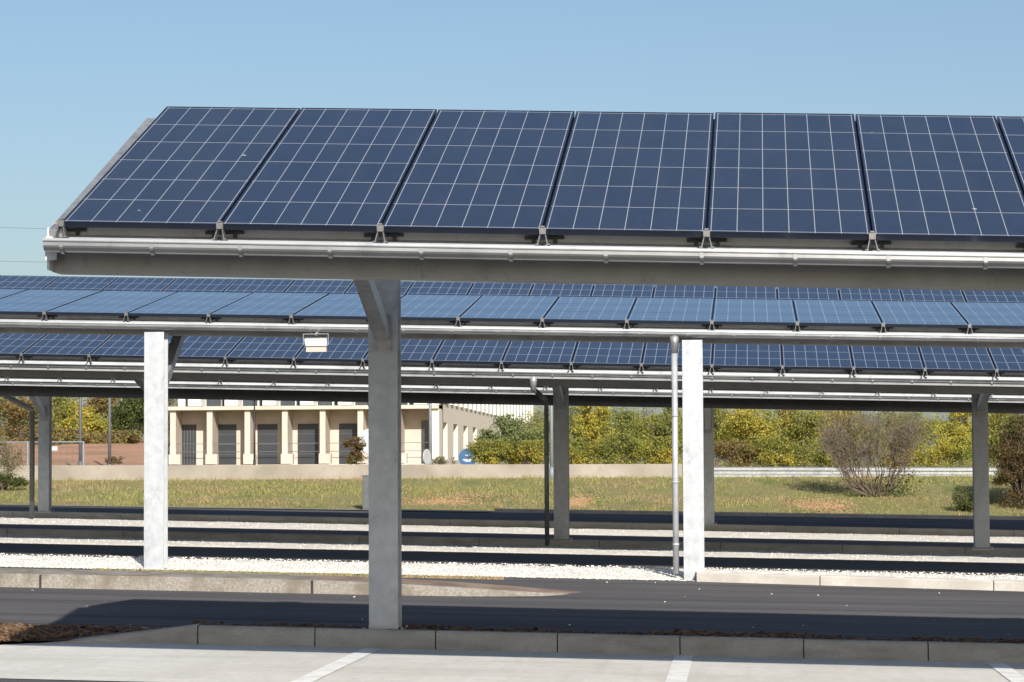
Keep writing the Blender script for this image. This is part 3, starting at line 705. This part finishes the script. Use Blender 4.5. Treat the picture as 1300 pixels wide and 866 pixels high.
def disc_sign(name, label, px, py, v, rad, mat, ang, marks=False):
    a = at(px, py, v); zb = Gz(a.x, v); root = empty(name, (a.x, v, zb)); tag(root, label, 'round sign'); root.rotation_euler.z = ang
    b = MB(); b.tube([(0, -.015, a.z-zb), (0, .015, a.z-zb)], rad, 32); b.build('sign_disc', mat, root)
    b = MB(); b.tube([(0, .04, -.1), (0, .04, a.z-zb+rad*.5)], .03, 10); b.build('sign_post', M['pole_light'], root)
    if marks:
        b = MB()
        for dz, wd, th in ((-.12, .55, .08), (-.20, .35, .05), (.12, .30, .05)): b.box(-rad*wd, rad*wd*.8, -.022, -.0155, a.z-zb+dz*rad*2-th*rad, a.z-zb+dz*rad*2+th*rad)
        b.build('white_marks', M['white'], root)
    return root
disc_sign('round_sign', 'round plain white disc partly hidden behind the nearest column', 471, 560, 96, .46, M['white'], .15)
disc_sign('round_sign', 'round blue sign with white marks beside the bushes on the wall', 594, 581, 80.6, .28, M['blue'], .25, True)
disc_sign('round_sign', 'narrow white disc turned nearly edge on near the building corner', 542, 580, 82, .24, M['white'], 1.2)
a = at(466, 657, 65.7); b = MB(); hgt = at(466, 613, 65.7).z-at(466, 657, 65.7).z
root = empty('utility_cabinet', (a.x, 65.7, Gz(a.x, 65.7))); tag(root, 'narrow grey utility cabinet half hidden by the nearest column', 'cabinet')
b.box(-.115, .16, 0, .22, -.1, hgt); b.build('cabinet_body', M['pole'], root, bevel=.008)
b = MB(); b.box(-.13, .175, -.015, .235, hgt+.002, hgt+.03); b.build('cabinet_lid', M['pole'], root)
b = MB(); b.box(-.095, .14, -.012, -.002, .06, hgt-.05); b.build('cabinet_door', M['pole'], root)
# overhead wires far left
for px0, py0, px1, py1, lab in ((-200, 281, 420, 291, 'highest of two dark overhead wires crossing the sky at left'), (-200, 325, 420, 331, 'lower of two dark overhead wires just above the carport roofs at left')):
    b = MB(); p, q = at(px0, py0, 150), at(px1, py1, 150); b.tube([p.lerp(q, i/8)-Vector((0, 0, .25*math.sin(math.pi*i/8))) for i in range(9)], .011, 5); tag(b.build('overhead_wire', M['pole']), lab, 'wire')

# ------------------------------------------------------------------ earth bank at left
b = MB(); rows = []
for v, z in ((84, 1.50), (92, 1.66), (102, 2.15), (112, 2.75), (122, 3.0), (140, 3.3)):
    rows.append(b.add([(at(px, 570, v).x, v, z+(rnd.random()-.5)*.08) for px in [-700+50*i for i in range(18)]+[170, 183]]))
for A, B in zip(rows, rows[1:]):
    for i in range(19): b.face((A+i, A+i+1, B+i+1, B+i))
tag(b.build('earth_bank', M['earth'], smooth=True), kind='structure')

# ------------------------------------------------------------------ vegetation
def leaf(mb, c, s):
    d = Vector((rnd.gauss(0, 1), rnd.gauss(0, 1), rnd.gauss(0, 1))).normalized(); e = d.orthogonal().normalized()
    e = (Matrix.Rotation(rnd.random()*6.28, 3, d) @ e); f = d.cross(e); c = Vector(c); k = s*(.7+.7*rnd.random())
    n = mb.add([c-e*k, c+f*k*.55, c+e*k, c-f*k*.55]); mb.face((n, n+1, n+2, n+3))
def tree(name, label, cat, px, ytop, wpx, v, mat, n=3500, ls=.07, ybase=None, kind='tree', clumps=26, depth=None, group=None, low=.12, sparse=1.0, gap=.55):
    """tree whose crown spans wpx pixels and reaches up to the row ytop"""
    n = int(n*2.4); ls *= .66
    a = at(px, ytop, v); x = a.x; zb = Gz(x, v) if ybase is None else at(px, ybase, v).z
    H = a.z-zb; W = wpx*v/F/2; Dp = depth or W*.8
    root = empty(name, (x, v, zb)); tag(root, label, cat, group)
    # trunk with limbs
    cl = []
    for i in range(clumps):
        for _ in range(30):
            p = Vector((rnd.uniform(-1, 1), rnd.uniform(-1, 1), rnd.uniform(-1, 1)))
            if p.length <= 1: break
        zc = low+(1-low)*(p.z*.5+.5); wob = .75+.4*rnd.random()
        cl.append(Vector((p.x*W*wob*.86, p.y*Dp*wob*.86, H*zc*.95)))
    cl.append(Vector((rnd.uniform(-.2, .2)*W, 0, H*.93)))
    b = MB(); tr = max(.03, H*.022); fork = Vector((rnd.uniform(-.1, .1)*W, 0, H*(low*.6+.12)))
    b.tube([(0, 0, -.15), fork*.5+Vector((.02, 0, 0)), fork], tr*1.3, 8, tr*.85)
    for c in cl:
        mid = fork.lerp(c, .5)+Vector((rnd.uniform(-.1, .1)*W, rnd.uniform(-.1, .1)*Dp, .06*H))
        b.tube([fork, mid, c], tr*.42, 5, tr*.1, False)
        for _ in range(3): b.tube([mid.lerp(c, .5), c+Vector((rnd.gauss(0, .16)*W, rnd.gauss(0, .16)*Dp, rnd.uniform(.0, .14)*H))], tr*.16, 4, tr*.05, False)
    b.build('trunk', M['bark'], root)
    L = MB(); per = n//len(cl)
    for c in cl:
        rr = min(W, H)*(.22+.20*rnd.random())
        sub = [c+Vector((rnd.gauss(0, .5), rnd.gauss(0, .5), rnd.gauss(0, .45)))*rr for _ in range(7)]
        m_ = int(per*(.5+rnd.random()))
        for i in range(m_):
            s = sub[int(rnd.random()*7)]; q = s+Vector((rnd.gauss(0, 1), rnd.gauss(0, 1), rnd.gauss(0, .8)))*rr*.33
            if q.z < .03 or q.z > H*1.04: continue
            leaf(L, q, ls)
    L.build('crown', mat, root); return root
G_ = 'trees and bushes beyond the wall'
# hedge line on the right half: nearest low bushes just behind the wall
low = [(622, 560, 52, 78.6, 'leaf_mid', 'low yellow green bush right behind the blue round sign'), (662, 560, 74, 79.5, 'leaf_mid', 'low dense bush on the wall left of the middle downpipe'),
       (738, 556, 64, 80, 'leaf_mid', 'low yellow bush right of the middle shaded column'), (790, 552, 70, 80, 'leaf_green', 'low olive bush half way between the middle and the white column'),
       (838, 556, 56, 80, 'leaf_mid', 'low bush on the wall just left of the tall downpipe'), (930, 560, 74, 81, 'leaf_brown', 'low russet bush above the start of the guard rail'),
       (985, 556, 70, 81, 'leaf_mid', 'low bush above the guard rail left of the bare shrub'), (1050, 556, 76, 81, 'leaf_green', 'low green bush behind the bare shrub stems'),
       (1140, 560, 70, 81, 'leaf_mid', 'low bush behind the guard rail right of the bare shrub'), (1205, 556, 70, 81, 'leaf_yellow', 'low golden bush behind the guard rail by the right shaded column')]
for px, yt, wp, v, mt, lab in low: tree('bush', lab, 'bush', px, yt, wp, v, M[mt], 3600, .042, 594, clumps=20, group=G_, low=.05)
tall = [(655, 528, 80, 88, 'leaf_pale', 3600, 'pale green loose bush before the striped building side'), (618, 548, 44, 88, 'leaf_pale', 1500, 'small pale bush beside the slot windows'),
        (702, 534, 60, 90, 'leaf_green', 3000, 'green bush behind the middle shaded column'), (752, 508, 56, 92, 'leaf_yellow', 3800, 'bright yellow tree right of the middle shaded column'),
        (795, 520, 74, 94, 'leaf_green', 4200, 'green tree between the yellow tree and the tall downpipe'), (846, 516, 66, 93, 'leaf_green', 3600, 'green tree behind the tall downpipe'),
        (738, 512, 60, 104, 'leaf_green', 3000, 'dark green tree standing behind the bright yellow tree'), (818, 508, 80, 110, 'leaf_grey', 1500, 'grey half bare tree showing sky through its top'),
        (950, 510, 84, 92, 'leaf_yellow', 5000, 'large golden tree right of the white column'), (908, 512, 60, 100, 'leaf_mid', 3000, 'olive tree behind the dark farthest column'),
        (1000, 508, 70, 104, 'leaf_brown', 3400, 'brownish tree between two golden trees'), (1020, 518, 80, 93, 'leaf_mid', 4500, 'yellow green tree left of the bare shrub'),
        (1068, 508, 80, 99, 'leaf_yellow', 4000, 'golden tree behind the bare shrub'), (1150, 522, 90, 100, 'leaf_green', 3200, 'green tree right behind the bare shrub'),
        (1166, 526, 60, 106, 'leaf_grey', 1200, 'grey twiggy tree against the sky right of the bare shrub'), (1222, 518, 64, 95, 'leaf_yellow', 4200, 'golden tree left of the right shaded column'),
        (1275, 518, 76, 97, 'leaf_mid', 3600, 'olive tree right of the right shaded column'), (1330, 515, 80, 98, 'leaf_mid', 2500, 'olive tree at the right picture edge')]
tall += [(690, 520, 90, 114, 'leaf_mid', 2600, 'olive back tree seen between the middle downpipe and column'), (775, 524, 90, 116, 'leaf_pale', 2600, 'pale back tree filling the hedge behind the yellow tree'),
        (860, 522, 80, 116, 'leaf_mid', 2600, 'olive back tree behind the white column'), (935, 516, 90, 118, 'leaf_green', 2600, 'green back tree above the golden tree by the farthest column'),
        (1045, 518, 90, 116, 'leaf_mid', 2600, 'olive back tree behind the left half of the bare shrub'), (1105, 528, 90, 115, 'leaf_green', 2600, 'green back tree behind the middle of the bare shrub'),
        (1190, 532, 80, 117, 'leaf_mid', 2600, 'low back tree left of the right golden tree'), (1262, 520, 90, 118, 'leaf_green', 2600, 'green back tree right behind the right shaded column')]
for px, yt, wp, v, mt, n, lab in tall: tree('tree', lab, 'tree', px, yt, wp, v, M[mt], n, .055 if mt != 'leaf_grey' else .035, 592, clumps=24, group=G_)
# left background wood
left = [(-8, 492, 110, 128, 'leaf_dark', 4200, 'dark green tree at the left picture edge'), (30, 500, 80, 118, 'leaf_brown', 3200, 'reddish brown tree left of the far left column'),
        (75, 490, 90, 126, 'leaf_mid', 4200, 'olive yellow tree right of the far left column'), (112, 520, 60, 116, 'leaf_yellow', 2600, 'small yellow tree just right of the fence end mast'),
        (125, 492, 80, 134, 'leaf_brown', 4000, 'rust brown tree behind the two masts'), (168, 500, 60, 117, 'leaf_dark', 4500, 'dark evergreen tree just left of the white left column'),
        (80, 545, 90, 113, 'leaf_brown', 3000, 'low brown thicket above the red earth behind the fence'), (148, 548, 80, 113, 'leaf_brown', 3000, 'low brown thicket above the red earth by the second mast'),
        (212, 490, 80, 175, 'leaf_brown', 2500, 'brown tree at the left corner of the cream building'), (-30, 540, 110, 112, 'leaf_brown', 2500, 'low russet thicket at the left picture edge')]
for px, yt, wp, v, mt, n, lab in left: tree('tree', lab, 'tree', px, yt, wp, v, M[mt], n, .085, 577 if v < 170 else 589, clumps=26, group='autumn trees at left')
tree('bush', 'grey twiggy bush in front of the wall at the left edge', 'bush', 8, 556, 62, 73.5, M['leaf_grey'], 1800, .03, 606, clumps=22)
tree('bush', 'low dark green bush on the grass at the left edge', 'bush', 2, 602, 76, 71, M['leaf_dark'], 2200, .035, 622, clumps=18, low=.02)
tree('bush', 'small dark red green bush left of the nearest column', 'bush', 452, 556, 34, 80, M['leaf_red'], 1600, .04, 592, clumps=14)
tree('bush', 'dry sparse plant on the wall near the building corner', 'bush', 560, 580, 38, 78, M['leaf_grey'], 700, .025, 592, clumps=12)
tree('bush', 'purple brown tuft growing on the red earth bank', 'bush', 143, 580, 30, 91, M['leaf_red'], 500, .03, 590, clumps=10)
tree('bush', 'dense olive and rust bush right of the right shaded column', 'bush', 1292, 524, 80, 68.5, M['leaf_red'], 8000, .034, 655, clumps=50, low=.03)
tree('bush', 'dense green bush crowning the rust bush at the right edge', 'bush', 1300, 535, 74, 69.5, M['leaf_green'], 4500, .034, 640, clumps=36, low=.1)
tree('bush', 'low dark bush on the grass left of the right shaded column', 'bush', 1224, 618, 44, 67.5, M['leaf_dark'], 1700, .03, 652, clumps=16, low=.02)
# bare shrub
def shrub(label, px, yb, ytop, wpx, v):
    p0 = at(px, yb, v); H = at(px, ytop, v).z-p0.z; W = wpx*v/F/2; zb = p0.z
    root = empty('bare_shrub', (p0.x, v, zb)); tag(root, label, 'shrub')
    b = MB(); tw = MB(); lf = MB()
    for i in range(34):
        a = rnd.uniform(-1, 1); d = rnd.uniform(-.8, .8); top = Vector((a*W*.95, d*W*.8, H*(1-.28*abs(a)**1.6)*(.7+.3*rnd.random())))
        base = Vector((a*.28, d*.12, 0)); mid = base.lerp(top, .5)+Vector((a*W*.10, 0, -.02*H+rnd.gauss(0, .03)))
        pts = [base, base.lerp(mid, .33)+Vector((a*.16+rnd.gauss(0, .05), rnd.gauss(0, .05), -.06)), base.lerp(mid, .7)+Vector((a*.12+rnd.gauss(0, .06), 0, -.05)), mid, mid.lerp(top, .5)+Vector((rnd.gauss(0, .07), 0, rnd.gauss(0, .05))), top]; b.tube(pts, .013+.010*rnd.random(), 6, .005, False)
        for j in range(22):
            t_ = .22+.78*rnd.random(); q = mid.lerp(top, (t_-.3)/.7) if t_ > .3 else base.lerp(mid, t_/.3*.9)
            e = q+Vector((rnd.gauss(a*.12, .26), rnd.gauss(d*.1, .24), abs(rnd.gauss(.28, .2))))*H*.42
            m2 = q.lerp(e, .5)+Vector((rnd.gauss(0, .04), rnd.gauss(0, .04), 0)); tw.tube([q, m2, e], .0065, 3, .003, False)
            for k in range(4):
                s = q.lerp(e, .3+.7*rnd.random()); g = s+Vector((rnd.gauss(0, .11), rnd.gauss(0, .11), abs(rnd.gauss(.12, .09)))); tw.tube([s, g], .0038, 3, .002, False)
                if rnd.random() < .5: leaf(lf, g, .02)
    b.build('stem', M['bark'], root); tw.build('twig', M['twig'], root); lf.build('crown', M['leaf_pale'], root)
    L = MB()
    for i in range(700): 
        q = Vector((rnd.gauss(.35, .22)*W, rnd.gauss(0, .1), abs(rnd.gauss(.1, .1))*H)); leaf(L, q, .03)
    L.build('low_foliage', M['leaf_dark'], root)
shrub('nearly bare grey brown shrub fanning out in front of the guard rail', 1112, 628, 516, 142, 70.5)
# grass on the bank ------------------------------------------------------
mb = MB()
for i in range(42000):
    u = -24+rnd.random()*40; v = 66.1+rnd.random()**.9*9.1
    h = (.03+.06*rnd.random())*(1.6 if v > 74.6 else 1); a = rnd.random()*6.28; w_ = .012; dx, dy = math.cos(a)*w_, math.sin(a)*w_
    z = Gz(u, v)-.015; l = rnd.gauss(0, .03); n = mb.add([(u-dx, v-dy, z), (u+dx, v+dy, z), (u+l, v+rnd.gauss(0, .03), z+h)]); mb.face((n, n+1, n+2))
for i in range(520):
    cu_, cv = -24+rnd.random()*40, 66.3+rnd.random()*8.8; hh = .05+.13*rnd.random()**2; sp_ = .05+.16*rnd.random()
    for j in range(28):
        u, v = cu_+rnd.gauss(0, sp_), cv+rnd.gauss(0, sp_); a = rnd.random()*6.28; dx, dy = math.cos(a)*.011, math.sin(a)*.011
        z = Gz(u, v)-.015; n = mb.add([(u-dx, v-dy, z), (u+dx, v+dy, z), (u+rnd.gauss(0, .05), v+rnd.gauss(0, .05), z+hh*(.5+rnd.random()))]); mb.face((n, n+1, n+2))
tag(mb.build('grass', M['blade']), kind='stuff')
mb = MB()
for i in range(1800):
    x = at(120+rnd.random()*520, 730, 30).x; v = 29.9+rnd.random()*.12; z = Gz(x, 29)+.16; a = rnd.random()*6.28; n = mb.add([(x-.008*math.cos(a), v, z), (x+.008*math.cos(a), v+.006, z), (x+rnd.gauss(0, .02), v, z+.02+.03*rnd.random())]); mb.face((n, n+1, n+2))
tag(mb.build('island_grass', M['blade']), kind='stuff')
# bare reddish soil patches on the bank
for px, py, wp, v in ((1040, 640, 70, 68.6), (560, 635, 90, 68.6), (735, 634, 30, 68.8)):
    mb = MB(); c = at(px, py, v)
    for i in range(900):
        r_ = rnd.gauss(0, .4); u = c.x+rnd.gauss(0, .28)*wp*v/F; vv_ = v+rnd.gauss(0, .7); chip(mb, (u, vv_, Gz(u, vv_)+.015), .015+.02*rnd.random(), .6)
    tag(mb.build('loose_soil', M['rust']), kind='stuff')
